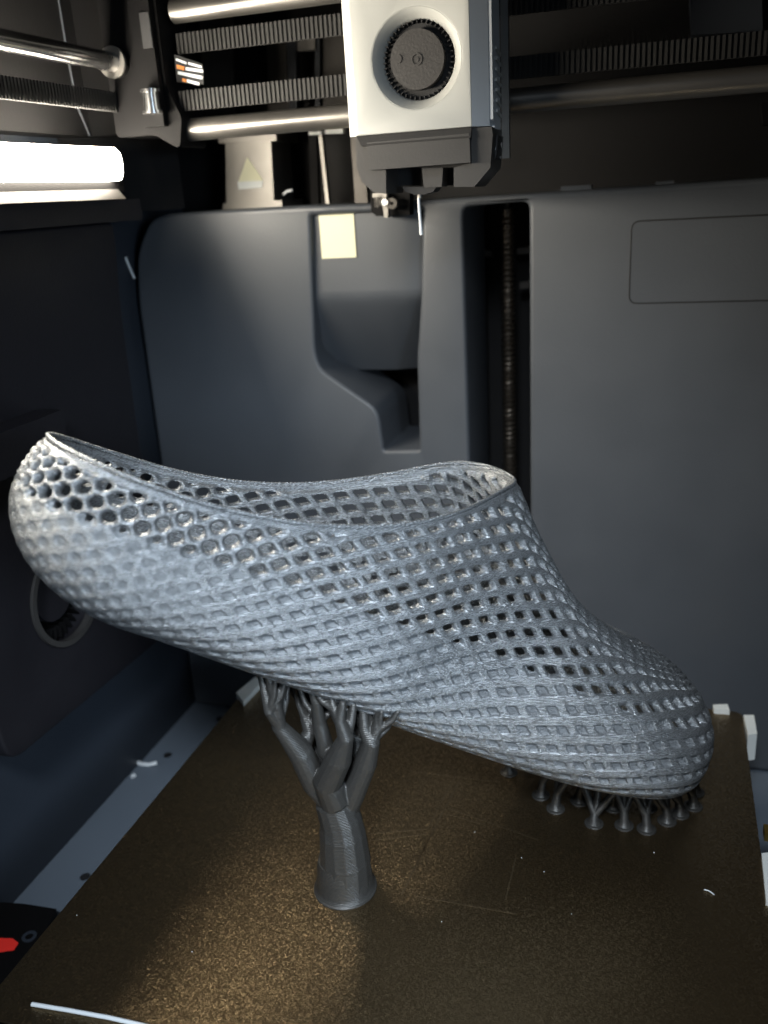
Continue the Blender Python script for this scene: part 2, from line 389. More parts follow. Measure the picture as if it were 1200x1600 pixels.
lat_o = lat_o-(.1+.4*fr_)*lowB*(1-.3*tip_)
hollow = sstep(Ff_, -.05, .3)*fr_*solid_+sstep(F_, .1, .6)*(1-fr_)*solid_*.6
sol_o = -1.45*sstep(Ff_, .0, .42)*fr_-dip*(1-fr_)*.42-.5*sstep(cp_, -.6, .5)*(.3+.7*fr_)
o_off = lat_o*open_*(1-nearrim)+(-.45)*nearrim*open_+sol_o*solid_*(1-.6*sstep(-z_, -16, 2))
i_off = lat_i*open_*(1-nearrim)+(-2.2)*nearrim*open_+(-3.2)*solid_
edge = np.clip(rd_/1.4, 0, 1); o_off = o_off-.6*(1-edge)**2*(rd_ < 50); i_off = i_off+.5*(1-edge)**2*(rd_ < 50)
grain = rng.normal(0, .014, o_off.shape); o_off = o_off+grain
PO = P0+NRM*o_off[..., None]; PI_ = P0+NRM*i_off[..., None]
idx = np.arange(NU*NV).reshape(NU, NV)
jn = (np.arange(NV)+1)
a = idx[:-1, :-1].ravel(); b_ = idx[1:, :-1].ravel(); c_ = idx[1:, 1:].ravel(); d_ = idx[:-1, 1:].ravel()
alt = ((np.add.outer(np.arange(NU-1), np.arange(NV-1)) % 2) == 0).ravel()
t1 = np.where(alt[:, None], np.stack([a, b_, c_], 1), np.stack([a, b_, d_], 1)); t2 = np.where(alt[:, None], np.stack([a, c_, d_], 1), np.stack([b_, c_, d_], 1))
tri = np.concatenate([t1, t2]); g = Gs.ravel()
keep = (g[tri] <= 1e-9).all(1) & ~((g[tri] == 0).all(1))
tri = tri[keep]
# the seam along the top: last column equals the first
seam = idx.copy(); seam[:, -1] = seam[:, 0]; tri = seam.ravel()[tri]
# boundary edges -> walls between the outer and the inner skin
ed = np.concatenate([tri[:, [0, 1]], tri[:, [1, 2]], tri[:, [2, 0]]])
key = np.minimum(ed[:, 0], ed[:, 1]).astype(np.int64)*NU*NV+np.maximum(ed[:, 0], ed[:, 1])
uq, inv, cnt = np.unique(key, return_inverse=True, return_counts=True)
bd = ed[cnt[inv] == 1]
NP_ = NU*NV
quads = np.stack([bd[:, 1], bd[:, 0], bd[:, 0]+NP_, bd[:, 1]+NP_], 1)
V = np.concatenate([PO.reshape(-1, 3), PI_.reshape(-1, 3)])
FA = np.concatenate([tri, tri[:, ::-1]+NP_, quads[:, [0, 1, 2]], quads[:, [0, 2, 3]]])
used = np.unique(FA); remap = np.full(len(V), -1); remap[used] = np.arange(len(used)); V = V[used]; FA = remap[FA]
def np_mesh(name, V, F):
    me = bpy.data.meshes.new(name); me.vertices.add(len(V)); me.vertices.foreach_set('co', (V*MM).astype(np.float32).ravel())
    me.loops.add(F.size); me.loops.foreach_set('vertex_index', F.astype(np.int32).ravel())
    me.polygons.add(len(F)); me.polygons.foreach_set('loop_start', (np.arange(len(F))*F.shape[1]).astype(np.int32))
    me.polygons.foreach_set('use_smooth', np.ones(len(F), bool)); me.update(calc_edges=True); me.validate(); return me
clog_root = empty('clog_shoe', tuple(shoe_world(np.array(230.), np.array(0.), np.array(0.))), 'silver grey 3D printed lattice clog tilted heel up on its printed supports', 'shoe')
clog_me = np_mesh('upper_shell', V, FA)
HV = np.concatenate([hollow.ravel(), np.zeros(NP_)])[used]
if len(clog_me.vertices) == len(HV):
    clog_me.attributes.new('hollow', 'FLOAT', 'POINT').data.foreach_set('value', HV.astype(np.float32))
clog = link('upper_shell', clog_me, M_shoe, clog_root)
# rim bead along the collar line
def rim_theta(u, side):
    lo = np.full_like(u, 1e-3); hi = np.full_like(u, math.pi)
    for _ in range(50):
        m2 = (lo+hi)/2; _s, yy_, zz_ = section(u, side*m2); up2 = zz_ > rimz(u, yy_); hi = np.where(up2, m2, hi); lo = np.where(up2, lo, m2)
    return side*(lo+hi)/2
def top_gap(u): _s, yy_, zz_ = section(np.array([u]), np.array([math.pi])); return float(zz_[0]-rimz(np.array([u]), yy_)[0])
def bis(a0, b0):
    for _ in range(60):
        m2 = (a0+b0)/2
        if (top_gap(m2) > 0) == (top_gap(a0) > 0): a0 = m2
        else: b0 = m2
    return m2
ua, ub = bis(1e-5, .2), bis(.3, .69)
uu_ = ua+(ub-ua)*(1-np.cos(np.linspace(0, math.pi, 400)))/2
RU = np.concatenate([uu_, uu_[::-1][1:-1]]); RT = np.concatenate([rim_theta(uu_, -1), rim_theta(uu_[::-1][1:-1], 1)])
RP = surf(RU, RT); du = surf(RU+e, RT)-surf(RU-e, RT); dt = surf(RU, RT+e)-surf(RU, RT-e)
RP = np.concatenate([RP, RP[:1]])
for _ in range(8):
    RP[1:-1] = (RP[:-2]+2*RP[1:-1]+RP[2:])/4; RP[0] = RP[-1] = (RP[1]+2*RP[0]+RP[-2])/4
cc_ = RP[:-1].mean(0); inw = cc_-RP; inw[:, 2] = 0; inw /= np.linalg.norm(inw, axis=1)[:, None]; RP = RP+inw*.9
d = np.concatenate([[0], np.cumsum(np.linalg.norm(np.diff(RP, axis=0), axis=1))])
tt = np.arange(0, d[-1]+.4, .5); RP = np.stack([np.interp(tt, d, RP[:, q]) for q in range(3)], 1)
tube('collar_rim', RP, 0.62+.13*np.sin(np.arange(len(RP))*2.1), M_shoe, clog_root, seg=10)
print('shoe verts', len(V), 'tris', len(FA))

# ------------------------------------------------------------------ build plate
bp_ = empty('build_plate', (0, 0, -2), 'dark bronze textured build plate under the clog', 'build plate')
PF = -113.
outl = rounded([(-128, PF), (128, PF), (128, 128), (-128, 128)], [3, 3, 5, 5])
prism('spring_steel_sheet', [(x_, y_, -.8) for x_, y_ in outl], (0, 0, .8), M_pei, bp_, bevel=.15, seg=1)
prism('heat_bed', [(x_*.985, y_*.985, -9) for x_, y_ in outl], (0, 0, 7.8), M_black, bp_)
def flat_strip(bm, a, b, w_, z=.04):
    a = np.array(a, float); b = np.array(b, float); t = _unit(b-a); n = np.array([-t[1], t[0]])*w_/2
    add_prism(bm, [(*(a-n), z), (*(b-n), z), (*(b+n), z), (*(a+n), z)], (0, 0, .05))
bm = bmesh.new()
for (x0, y0), (x1, y1) in (((640, 1205), (782, 1222)), ((548, 1306), (668, 1295)), ((668, 1295), (712, 1210)), ((560, 1316), (668, 1303)), ((640, 1370), (722, 1212)), ((628, 1398), (690, 1270)),
                           ((700, 1263), (840, 1312)), ((700, 1272), (760, 1290)), ((650, 1400), (806, 1428)), ((806, 1340), (790, 1405))):
    pa = at(2, (x0, y0), 0.); pb = at(2, (x1, y1), 0.); flat_strip(bm, pa[:2], pb[:2], .45)
bm_obj('print_trace', bm, M_mark, bp_)
def clip(pxs, z0, z1, lab=None):
    pts = [at(2, q, z1) for q in pxs]
    o = prism('plate_clip', [(p[0], p[1], z0) for p in pts], (0, 0, z1-z0), M_clip, bp_, bevel=.8); return o
clip([(369, 1082), (398, 1058), (412, 1062), (380, 1096)], -6, 3)
clip([(1114, 1101), (1137, 1100), (1140, 1110), (1116, 1108)], -5, 2.5)
clip([(1162, 1117), (1178, 1117), (1183, 1146), (1169, 1148)], -12, 2.5)
clip([(1190, 1333), (1215, 1330), (1225, 1412), (1197, 1408)], -6, 2)
prism('front_bracket', [(*at(2, q, -1.)[:2], -6) for q in ((-10, 1583), (18, 1590), (60, 1602), (60, 1640), (-20, 1640))], (0, 0, 4), M_steel, bp_, bevel=.5)
box('bed_carriage', (-118, -100, -24), (118, 118, -9.2), M_black, bp_)
o = at(2, (1198, 1295), -8); box('brass_fitting', (o[0]-1, o[1]-3, -12), (o[0]+6, o[1]+3, -8), M_brass, bp_, bevel=1.5)

# ------------------------------------------------------------------ supports
def voxel(o, size):
    md = o.modifiers.new('r', 'REMESH'); md.mode = 'VOXEL'; md.voxel_size = size*MM
    sm = o.modifiers.new('s', 'SMOOTH'); sm.iterations = 1; sm.factor = .5
    dg = bpy.context.evaluated_depsgraph_get(); me = bpy.data.meshes.new_from_object(o.evaluated_get(dg)); o.modifiers.clear()
    old = o.data; o.data = me; me.name = old.name; me.shade_smooth(); bpy.data.meshes.remove(old)
    if not me.materials: me.materials.append(M_support)
def branch(bm, pts, rads, seg=14, first=1):
    pts = np.array(pts, float); rads = np.array(rads, float)
    t = np.linspace(0, len(pts)-1, (len(pts)-1)*4+1); k = np.arange(len(pts))
    P_ = np.stack([np.interp(t, k, pts[:, i]) for i in range(3)], 1); R_ = np.interp(t, k, rads)
    add_tube(bm, P_, R_, seg)
    for p, r in zip(pts[first:-1], rads[first:-1]): bmesh.ops.create_uvsphere(bm, u_segments=14, v_segments=8, radius=r*MM*1.01, matrix=Matrix.Translation(Vector(p)*MM))
ts = bmesh.new()
def bpt(px, dy): return at(1, px, -29+dy)
JOINTS = []
def br(pxs, dys, ws):
    """pixel skeleton, depth offset and width in mm -> tapered limb"""
    P3 = [bpt(q, d) for q, d in zip(pxs, dys)]; JOINTS.append(P3[-2]); JOINTS.append(P3[-3] if len(P3) > 3 else P3[-2])
    branch(ts, P3, np.array(ws)/2*(.98 if ws[0] > 20 else np.where(np.array(ws) > 8, .9, .8)))
br([(540, 1386), (539, 1340), (535, 1300), (533, 1283), (522, 1250)], [0, 0, 0, 0, 0], [22.5, 20, 18, 16.5, 15])
br([(522, 1250), (493, 1222), (470, 1176), (436, 1134), (432, 1100), (417, 1055)], [0, -1, -4, -8, -10, -12], [13, 11.5, 10.5, 7, 4.6, 3])
br([(436, 1134), (420, 1112), (407, 1052)], [-8, -12, -10], [5.5, 4.4, 3]); br([(432, 1092), (441, 1075), (444, 1050)], [-10, -9, -6], [4.2, 3.6, 3])
br([(470, 1176), (484, 1142), (472, 1102), (459, 1062)], [-2, 2, 4, 6], [8, 6.5, 4.6, 3.2]); br([(484, 1142), (478, 1110), (470, 1066)], [2, 8, 12], [5, 4.2, 3])
br([(524, 1250), (512, 1222), (529, 1186), (540, 1153), (531, 1126), (536, 1095)], [-2, -5, -7, -9, -9, -8], [13, 11.5, 10.5, 7.2, 5, 3])
br([(540, 1153), (548, 1128), (553, 1098)], [-8, -6, -4], [5.5, 4.2, 3]); br([(531, 1126), (522, 1108), (516, 1085)], [-9, -8, -6], [4.4, 3.8, 2.8])
br([(529, 1186), (510, 1172), (499, 1128), (494, 1096), (482, 1066)], [-5, -3, -4, -6, -6], [9, 8, 6.4, 4.6, 3]); br([(494, 1100), (503, 1084), (500, 1070)], [-6, -5, -3], [4.2, 3.6, 3])
br([(499, 1128), (514, 1108), (510, 1085), (508, 1066)], [-2, 2, 4, 8], [5, 4.2, 3.4, 3])
br([(536, 1268), (551, 1240), (571, 1192), (580, 1160), (570, 1140), (566, 1098)], [2, 1, 0, -1, 0, 2], [12, 10.5, 9.5, 8, 5.5, 3.2])
br([(580, 1160), (588, 1142), (594, 1104)], [-1, 0, 2], [5.5, 4.6, 3.4]); br([(568, 1146), (553, 1132), (550, 1095)], [2, 6, 8], [5, 4.2, 3]); br([(584, 1146), (577, 1120), (578, 1100)], [0, 4, 8], [4.2, 3.8, 3])
br([(545, 1250), (548, 1200), (556, 1160), (540, 1120), (536, 1080)], [6, 12, 16, 18, 20], [10, 8, 7, 5.4, 4]); br([(556, 1160), (566, 1130), (566, 1090)], [16, 20, 24], [6, 5, 4])
br([(505, 1220), (490, 1180), (494, 1140), (480, 1100), (470, 1060)], [6, 10, 14, 16, 18], [10, 8, 6.5, 5, 4]); br([(494, 1140), (505, 1110), (500, 1070)], [14, 20, 24], [6, 5, 4])
for jp in JOINTS[2:]:
    for _ in range(4):
        tip_p = np.array(jp)+np.array([rng.uniform(-8, 8), rng.uniform(0, 11), 0]); zt_ = None
        d2 = (P0[..., 0]-tip_p[0])**2+(P0[..., 1]-tip_p[1])**2+1e3*(np.abs(Tg) > 1.7); k_ = np.unravel_index(d2.argmin(), d2.shape)
        if d2[k_] > 6: continue
        tip_p[2] = P0[k_][2]+.6
        if tip_p[2]-jp[2] < 3: continue
        midp = np.array(jp)*.55+tip_p*.45+np.array([rng.uniform(-1, 1), 0, -1.5]); midp[2] = jp[2]+(tip_p[2]-jp[2])*.5; midp[:2] = np.array(jp)[:2]*.3+tip_p[:2]*.7
        branch(ts, [jp, midp, tip_p], [1.5, 1.2, .9], 8)
tree = bm_obj('tree_support', ts, M_support)
voxel(tree, .42)
tag(tree, 'large dark grey branching print support holding up the raised clog sole', 'print support')
fl = bmesh.new()
prof = [(0, 0.0), (12.2, 0.0), (12.2, .5), (11.5, 1.0), (11.0, 3.0), (10.55, 7.), (10.1, 11.), (9.4, 14.)]
sg_ = 40; rings = []
for r, h in prof[1:]: rings.append([fl.verts.new(Vector((-25.5+r*math.cos(t), -29+r*math.sin(t), h+.02))*MM) for t in np.linspace(0, 2*math.pi, sg_, endpoint=False)])
for k in range(len(rings)-1):
    for j in range(sg_): fl.faces.new((rings[k][j], rings[k][(j+1) % sg_], rings[k+1][(j+1) % sg_], rings[k+1][j]))
fl.faces.new(rings[0][::-1]); fl.faces.new(rings[-1])
bm_obj('flared_base', fl, M_support, tree, smooth=True)

def sole_z(x, y):
    """height of the clog's underside above a point of the plate (None if not under it)"""
    d2 = (SOLE[:, 0]-x)**2+(SOLE[:, 1]-y)**2; i = d2.argmin(); return SOLE[i, 2] if d2[i] < 9 else None
_bot = (np.abs(Tg) < 1.5) & (Ug > .5)
SOLE = P0[_bot]
feet = [((795, 1207), 'farthest left of the small supports, in the dark under the arch'), ((868, 1264), 'small flared support with a forked top, left of the double armed one'),
        ((928, 1287), 'small support whose two wide arms make a V under the toe'), ((975, 1290), 'small waisted support just right of the V shaped one'),
        ((1010, 1296), 'nearest small support, standing lowest in the picture under the toe'), ((1042, 1283), 'small support just right of the nearest one'),
        ((1062, 1272), 'small support near the toe tip with its foot merged to a neighbour'), ((1083, 1260), 'rightmost small support at the toe tip'),
        ((845, 1243), 'small support standing in shadow behind the forked one'), ((905, 1252), 'small support set back in shade between the forked and the V shaped one'), ((958, 1262), 'small support half hidden behind the V shaped one'),
        ((1012, 1262), 'small support almost hidden behind the nearest one'), ((1086, 1238), 'farthest right small support, behind the rightmost one')]
first = None
for n_, (q, lab) in enumerate(feet):
    f_ = at(2, q, 0.); x0, y0 = f_[0], f_[1]
    bm = bmesh.new()
    inner = np.array([70., 62.])-np.array([x0, y0]); inner = inner/np.linalg.norm(inner)
    side = np.array([-inner[1], inner[0]])
    arms = []
    wide = 2.6 if n_ == 2 else 1.5
    for sd, rch in ((-1, 3.0), (1, 3.4), (0, 5.5)):
        tx, ty = x0+inner[0]*(5+rch*.5)+side[0]*sd*3.6*wide, y0+inner[1]*(5+rch*.5)+side[1]*sd*3.6*wide
        zt = None
        for kk in range(14):
            zt = sole_z(tx, ty)
            if zt is not None: break
            tx += inner[0]*1.5; ty += inner[1]*1.5
        if zt is None: zt = 14
        arms.append((tx, ty, zt+.8))
    zs = min(a_[2] for a_ in arms); fork = np.array([x0+inner[0]*1.2, y0+inner[1]*1.2, max(2.5, zs*(.2 if n_ == 2 else .36))])
    branch(bm, [(x0, y0, .02), (x0, y0, .5), (x0, y0, 1.0), (x0, y0, 2.6), tuple(fork+np.array([0, 0, .6]))], [4.0, 3.9, 2.9, 1.9, 1.6], 16, 9)
    for a_ in arms:
        mid = fork*.5+np.array(a_)*.5; mid[2] += zs*.05; mid[:2] += (np.array(a_[:2])-fork[:2])*.15
        branch(bm, [tuple(fork), tuple(mid), a_], [1.8, 1.5, 1.5], 10)
    o = bm_obj('small_support', bm, M_support, smooth=True)
    tag(o, lab if lab else 'small support half hidden behind the front row under the toe', 'print support', 'small supports under the toe of the clog')

# ------------------------------------------------------------------ rear cover
YC = 165.
rc = empty('rear_cover', (-20, YC, -60), 'grey moulded rear cover of the printer chamber with a tall slot and a chute', 'cover')
def loop(pxs, y=YC): return [xz(q, y) for q in pxs]
outer = [(-203, -58)]+[(-201, 205), (-197, 230), (-186, 245.5), (-175, 248)]+[(-98, 248), (-62, 247.0), (190, 248.5), (190, -58)]
outer = rounded(outer, [3, 25, 12, 10, 8, 4, 4, 8, 3], 6)
slot = [(-13.5, 243), (18.6, 244), (18.6, -40), (-13.5, -40)]
slot = rounded(slot, [4, 4, 2, 2], 5)
ch = loop([(484, 322), (492, 549), (500, 577), (591, 640), (600, 704), (655, 703), (651, 560), (657, 470), (660, 322)])
ch[0] = (ch[0][0], 243.); ch[-1] = (ch[-1][0], 243.)
ch = rounded(ch, [1, 5, 5, 6, 1.5, 1.5, 3, 3, 1], 5)
plate_with_holes('cover_panel', outer, [slot, ch], YC, 56, M_cover, rc, bevel=2.2)
# the chute: a trough whose floor falls away to the back as it goes down
zs_ = np.linspace(243, 157, 28)
X0, X1 = -99, -36
vv = []; ff = []
prof_x = [0, .06, .14, .6, .82, .93, 1.]
for zz in zs_:
    k = (243-zz)/100
    for q in prof_x:
        edge_ = {0: 0., .06: .85, .14: 1., .6: 1.0, .82: 1.2, .93: 1.6, 1.: 2.2}[q]
        vv.append((X0+(X1-X0)*q, YC+2.4+edge_*(2.2+75*max(0, k-.42)**1.15), zz))
nq = len(prof_x)
for i in range(len(zs_)-1):
    for j in range(nq-1): ff.append((i*nq+j, i*nq+j+1, (i+1)*nq+j+1, (i+1)*nq+j))
nv = len(vv); vv2 = vv+[(x_, y_+1.5, z_) for x_, y_, z_ in vv]; ff2 = ff+[tuple(nv+q for q in f[::-1]) for f in ff]
mesh('chute_floor', vv2, ff2, M_cover, rc, smooth=True)
# pale square sticker on the upper left of the chute
def chute_y(z): return YC+2.4+2.2+75*max(0, (243-z)/100-.42)**1.15
sa, sb_ = at(1, (498, 336), YC+4), at(1, (557, 402), YC+4)
gz = np.linspace(sa[2], sb_[2], 8); vs_ = [(x_, chute_y(z_)-dy_, z_) for dy_ in (.7, .3) for z_ in gz for x_ in (sa[0], sb_[0])]
fs_ = []
for i_ in range(7): a0 = 2*i_; fs_ += [(a0, a0+1, a0+3, a0+2), (16+a0, 16+a0+2, 16+a0+3, 16+a0+1), (a0, a0+2, 16+a0+2, 16+a0), (a0+1, 16+a0+1, 16+a0+3, a0+3)]
fs_ += [(0, 16, 17, 1), (14, 15, 31, 30)]
mesh('square_sticker', vs_, fs_, M_cream, rc)
# inset panel on the right with its fine groove
pr = rounded([(66, 232.5), (150, 232.5), (150, 195), (66, 195)], 4, 5)
bm = bmesh.new()
gp = [(x_, YC+.12, z_) for x_, z_ in pr]; gp = gp+gp[:1]
add_tube(bm, gp, .38, 8)
bm_obj('inset_groove', bm, M_black, rc, smooth=True)
prism('inset_panel', [(x_, YC-.15, z_) for x_, z_ in rounded([(66.6, 231.9), (149.4, 231.9), (149.4, 195.6), (66.6, 195.6)], 3.6, 5)], (0, .6, 0), M_cover, rc)
# ledge bits on top of the cover
box('top_tab', (33, YC+4, 247), (47, YC+14, 249.6), M_cover, rc, bevel=1)
box('top_tab', (76, YC+6, 247), (84, YC+14, 249.2), M_cover, rc, bevel=1)
# lead screw in the slot
ls = empty('lead_screw', (3, 200, -60), 'threaded lead screw standing in the dark slot of the rear cover', 'lead screw')
bx, bz = at(1, (792, 345), 200)[[0, 2]]
tube('core', [(bx, 200, -60), (bx, 200, 244)], 3.1, M_steel2 if 'M_steel2' in globals() else plastic('oiled_steel', (.06, .05, .04), .45, .1, metal=.8), ls)
bm = bmesh.new(); tt_ = np.arange(0, (242+55)/2.6*2*math.pi, .45)
add_tube(bm, [(bx+3.3*math.cos(t), 200+3.3*math.sin(t), -55+t/(2*math.pi)*2.6) for t in tt_], .75, 5)
bm_obj('thread', bm, bpy.data.materials['oiled_steel'], ls, smooth=True)
sb = empty('slot_bracket', (-5, 222, 210), 'dark bracket arms seen inside the slot behind the screw', 'bracket')
prism('arm', [at(1, q, 222) for q in ((724, 385), (770, 392), (770, 402), (724, 397))], (0, 5, 0), M_frame, sb)
prism('arm', [at(1, q, 222) for q in ((808, 388), (832, 385), (832, 395), (808, 398))], (0, 5, 0), M_frame, sb)
prism('bolt_head', [at(1, q, 215) for q in ((812, 441), (830, 439), (830, 450), (812, 452))], (0, 4, 0), M_frame, sb, bevel=1)
prism('web', [at(1, q, 226) for q in ((728, 340), (765, 330), (740, 395), (728, 395))], (0, 3, 0), M_dark, sb)

# ------------------------------------------------------------------ left side: fan housing, lamp, rail
fh = empty('side_fan_housing', (-180, 40, -30), 'black fan housing on the left wall with a round blower opening', 'fan housing')
HX = -176.
# side panel in the y-z plane with a round opening: built flat then turned to face +x
def side_panel(name, outer, holes, x0, depth, mat, parent, bevel=1.5):
    o = plate_with_holes(name, outer, holes, 0, depth, mat, parent, bevel)
    # (x, y, z) -> front normal -y becomes +x ; panel x becomes y
    o.data.transform(Matrix(((0, -1, 0, x0*MM), (1, 0, 0, 0), (0, 0, 1, 0), (0, 0, 0, 1)))); return o
fc = at(0, (104, 928), HX); fcy, fcz = fc[1], fc[2]
e1 = at(0, (40, 940), HX); e2 = at(0, (104, 1014), HX)
FR = abs(e2[2]-fcz)*.98
circ = [(fcy+FR*math.cos(t), fcz+FR*math.sin(t)) for t in np.linspace(0, 2*math.pi, 64, endpoint=False)]
ho = rounded([(-26, 31), (100, 26), (107, 60), (108, 130), (110, 205), (114, 235), (114, 246), (-200, 246), (-200, 165), (-40, 165)], [10, 8, 8, 20, 10, 5, 3, 2, 2, 2])
side_panel('housing_side', ho, [circ], HX, 26, M_housing, fh, bevel=1.6)
# raised block nearer the camera, with the sloping top edge
prism('housing_ledge', [at(2, q, 172.) for q in ((-60, 640), (97, 640), (60, 655), (0, 677), (-60, 702))], (0, 0, -18), M_housing, fh, bevel=.4)
bm = bmesh.new(); add_disc(bm, (HX-2.5, fcy, fcz), 0, FR-2.4, FR+.2, 3.4, 64); bm_obj('opening_rim', bm, M_shroud, fh, smooth=True)
bm = bmesh.new(); add_disc(bm, (HX-22, fcy, fcz), 0, 0, FR*.55, 15, 48); bl = bm_obj('blower_fan', bm, M_housing, fh, bevel=2)
bm = bmesh.new(); add_disc(bm, (HX-24, fcy, fcz), 0, 0, FR*1.1, 1.5, 48); bm_obj('back_disc', bm, M_black, bl)
base_blade = None
for k in range(36):
    a_ = k/36*2*math.pi
    if base_blade is None:
        base_blade = box('blade', (HX-21, FR*.70, -.4), (HX-7, FR*.95, .4), M_dark); me = base_blade.data; me.transform(Matrix.Rotation(0, 4, 'X')); bb = base_blade
    else: bb = bpy.data.objects.new('blade', me); COL.objects.link(bb)
    bb.parent = bl
    bb.location = (0, fcy*MM, fcz*MM); bb.rotation_euler = (a_, 0, 0)
# far end wall of the housing, softly rounded column
lm = empty('led_lamp', (-170, 0, 264), 'glowing white LED light bar mounted on the left wall', 'lamp')
zb0, zb1 = 264.5, 279.
lens = [( -172, zb0), (-164, zb0), (-162.3, zb0+3), (-162, zb0+7), (-162.5, zb1-3), (-165, zb1-.5), (-172, zb1)]
prism('lens', [(x_, -180, z_) for x_, z_ in lens], (0, 287, 0), M_led, lm, bevel=1.0)
prism('end_cap', [(x_-.2, 107.1, z_) for x_, z_ in lens], (0, 2.5, 0), M_dark, lm, bevel=.5)
box('lamp_housing', (-204, -188, 259.5), (-168, 116, 264.2), M_dark, lm, bevel=.8)
box('lamp_back', (-204, -186, 264.2), (-173, 113, 278), M_dark, lm, bevel=.8)
box('lower_ledge', (-204, -188, 246.3), (-162, 118, 255.8), M_housing, lm, bevel=1.2)
prism('ledge_lip', [(-168, -186, 260.3), (-160.5, -186, 260.3), (-157, -186, 256), (-168, -186, 256)], (0, 284, 0), M_frame, lm, bevel=.3)
ul = empty('left_upper_panel', (-195, 0, 290), 'dark upper side panel behind the left rail', 'panel')
box('panel_face', (-204, -188, 286), (-190, 170, 372), M_wall, ul, bevel=2)
tube('panel_seam', [(-189.6, 118, 372), (-189.6, 118, 326), (-189.6, 119, 300), (-189.6, 126, 286)], .5, M_cover, ul, seg=6)
prism('corner_column', [(-204, 120, 286), (-150, 150, 286), (-150, 164, 286), (-204, 164, 286)], (0, 0, 90), M_dark, ul, bevel=2)
prism('lower_corner', [(-204, 120, 250), (-163, 163, 250), (-204, 163, 250)], (0, 0, 36), M_dark, ul, bevel=1)

# ------------------------------------------------------------------ gantry
ga = empty('motion_gantry', (0, 125, 280), 'horizontal twin rods with toothed belts and black end block', 'gantry')
tube('cross_rod', [(-134, 122, 284.5), (200, 122, 284.5)], 4.9, M_rod, ga, seg=32)
tube('cross_rod', [(-134, 122, 333.5), (200, 122, 333.5)], 4.9, M_rod, ga, seg=32)
def belt(name, p0, p1, hgt, parent, facing, pitch=2.0, tooth=.9):
    """toothed belt between two points; facing = unit vector of the toothed side"""
    p0 = np.array(p0, float); p1 = np.array(p1, float); t = _unit(p1-p0); fz = np.array(facing, float); L_ = np.linalg.norm(p1-p0)
    bm = bmesh.new(); up_ = np.array([0, 0, 1.])
    def bar(c, hl, hw, d0, d1):
        c = np.array(c); q = [c-t*hl-up_*hw, c+t*hl-up_*hw, c+t*hl+up_*hw, c-t*hl+up_*hw]
        add_prism(bm, [a_+fz*d0 for a_ in q], fz*(d1-d0))
    bar((p0+p1)/2, L_/2, hgt/2, -.7, 0)
    s_ = 0.6
    while s_ < L_-.6:
        bar(p0+t*s_, pitch*.27, hgt/2-.1, .003, tooth); s_ += pitch
    return bm_obj(name, bm, M_belt, parent)
belt('toothed_belt', (-134, 118, 296.5), (200, 118, 296.5), 8.5, ga, (0, -1, 0), 2.1)
belt('toothed_belt', (-134, 122, 320.5), (200, 122, 320.5), 8.5, ga, (0, -1, 0), 2.1)
# end block
eb = prism('end_block', [(x_, 112, z_) for x_, z_ in rounded([(-166, 283), (-146, 283), (-134, 276), (-131, 289), (-137, 303), (-137, 345), (-166, 345)], [3, 3, 3, 3, 3, 2, 4])], (0, 26, 0), M_dark, ga, bevel=1.2)
box('block_face', (-149, 108.5, 286), (-138.5, 112.3, 350), M_dark, ga, bevel=1.2)
box('block_window', (-143.5, 107.9, 318), (-138.8, 108.7, 332), M_black, ga, bevel=.2)
bm = bmesh.new()
for z0, r, hh in ((291, 4.6, 1.2), (292.2, 3.7, 7.6), (299.8, 4.6, 1.2)): add_disc(bm, (-141, 104.5, z0), 2, 0, r, hh, 32)
pu = bm_obj('idler_pulley', bm, M_steel, eb, smooth=False)
for p_ in pu.data.polygons: p_.use_smooth = len(p_.vertices) == 4
try: pu.data.set_sharp_from_angle(angle=math.radians(40))
except Exception: pass
prism('warning_label', [at(1, q, 118) for q in ((272, 85), (316, 100), (318, 132), (276, 128))], (0, .3, 0), M_black, eb)
def dash(q0, q1, th, mat):
    a_, b2_ = np.array(q0, float), np.array(q1, float)
    prism('label_line', [at(1, (a_[0], a_[1]), 117.6), at(1, (b2_[0], b2_[1]), 117.6), at(1, (b2_[0], b2_[1]+th), 117.6), at(1, (a_[0], a_[1]+th), 117.6)], (0, .2, 0), mat, eb)
dash((275, 91), (291, 97), 3.5, M_paper); dash((294, 97), (315, 103), 3.5, M_paper)
dash((276, 101), (288, 104), 6, M_orange); dash((290, 105), (317, 109), 4.5, M_paper)
dash((278, 111), (316, 119), 5, M_paper); dash((285, 122), (291, 124), 5, M_orange); dash((292, 124), (311, 129), 4.5, M_paper)
# left rail (runs front to back) and its bushing and belt
rl = empty('side_rail', (-158, 60, 315), 'bright steel rail running back along the left wall to the end block', 'rail')
tube('rail_rod', [(-160, -200, 314), (-160, 113, 314)], 4.1, M_steel, rl, seg=32)
tube('bushing', [(-160, 108, 314), (-160, 114, 314)], 6.2, M_dark, rl, seg=32)
tube('bushing_ring', [(-160, 107, 314), (-160, 108.5, 314)], 6.6, M_zinc, rl, seg=32)
belt('rail_belt', (-163, -200, 298), (-163, 112, 298), 8.5, rl, (1, 0, 0), 2.1)

# ------------------------------------------------------------------ toolhead
th_ = empty('tool_head', (-14, 100, 250), 'white print head with round black fan, hanging on the twin rods', 'print head')
YT = 82.
fcx, _, fcz_ = at(1, (650, 92), YT)
fr = abs(at(1, (650, 156), YT)[2]-fcz_)
face = rounded([(-38, 273.6), (8.6, 273.6), (8.6, 352), (-38, 352)], [.5, .5, 2, 2], 4)
hole = [(fcx+(fr+3.6)*math.cos(t), fcz_+(fr+3.6)*math.sin(t)) for t in np.linspace(0, 2*math.pi, 72, endpoint=False)]
plate_with_holes('front_face', face, [hole], YT, 6, M_white, th_, bevel=.4)
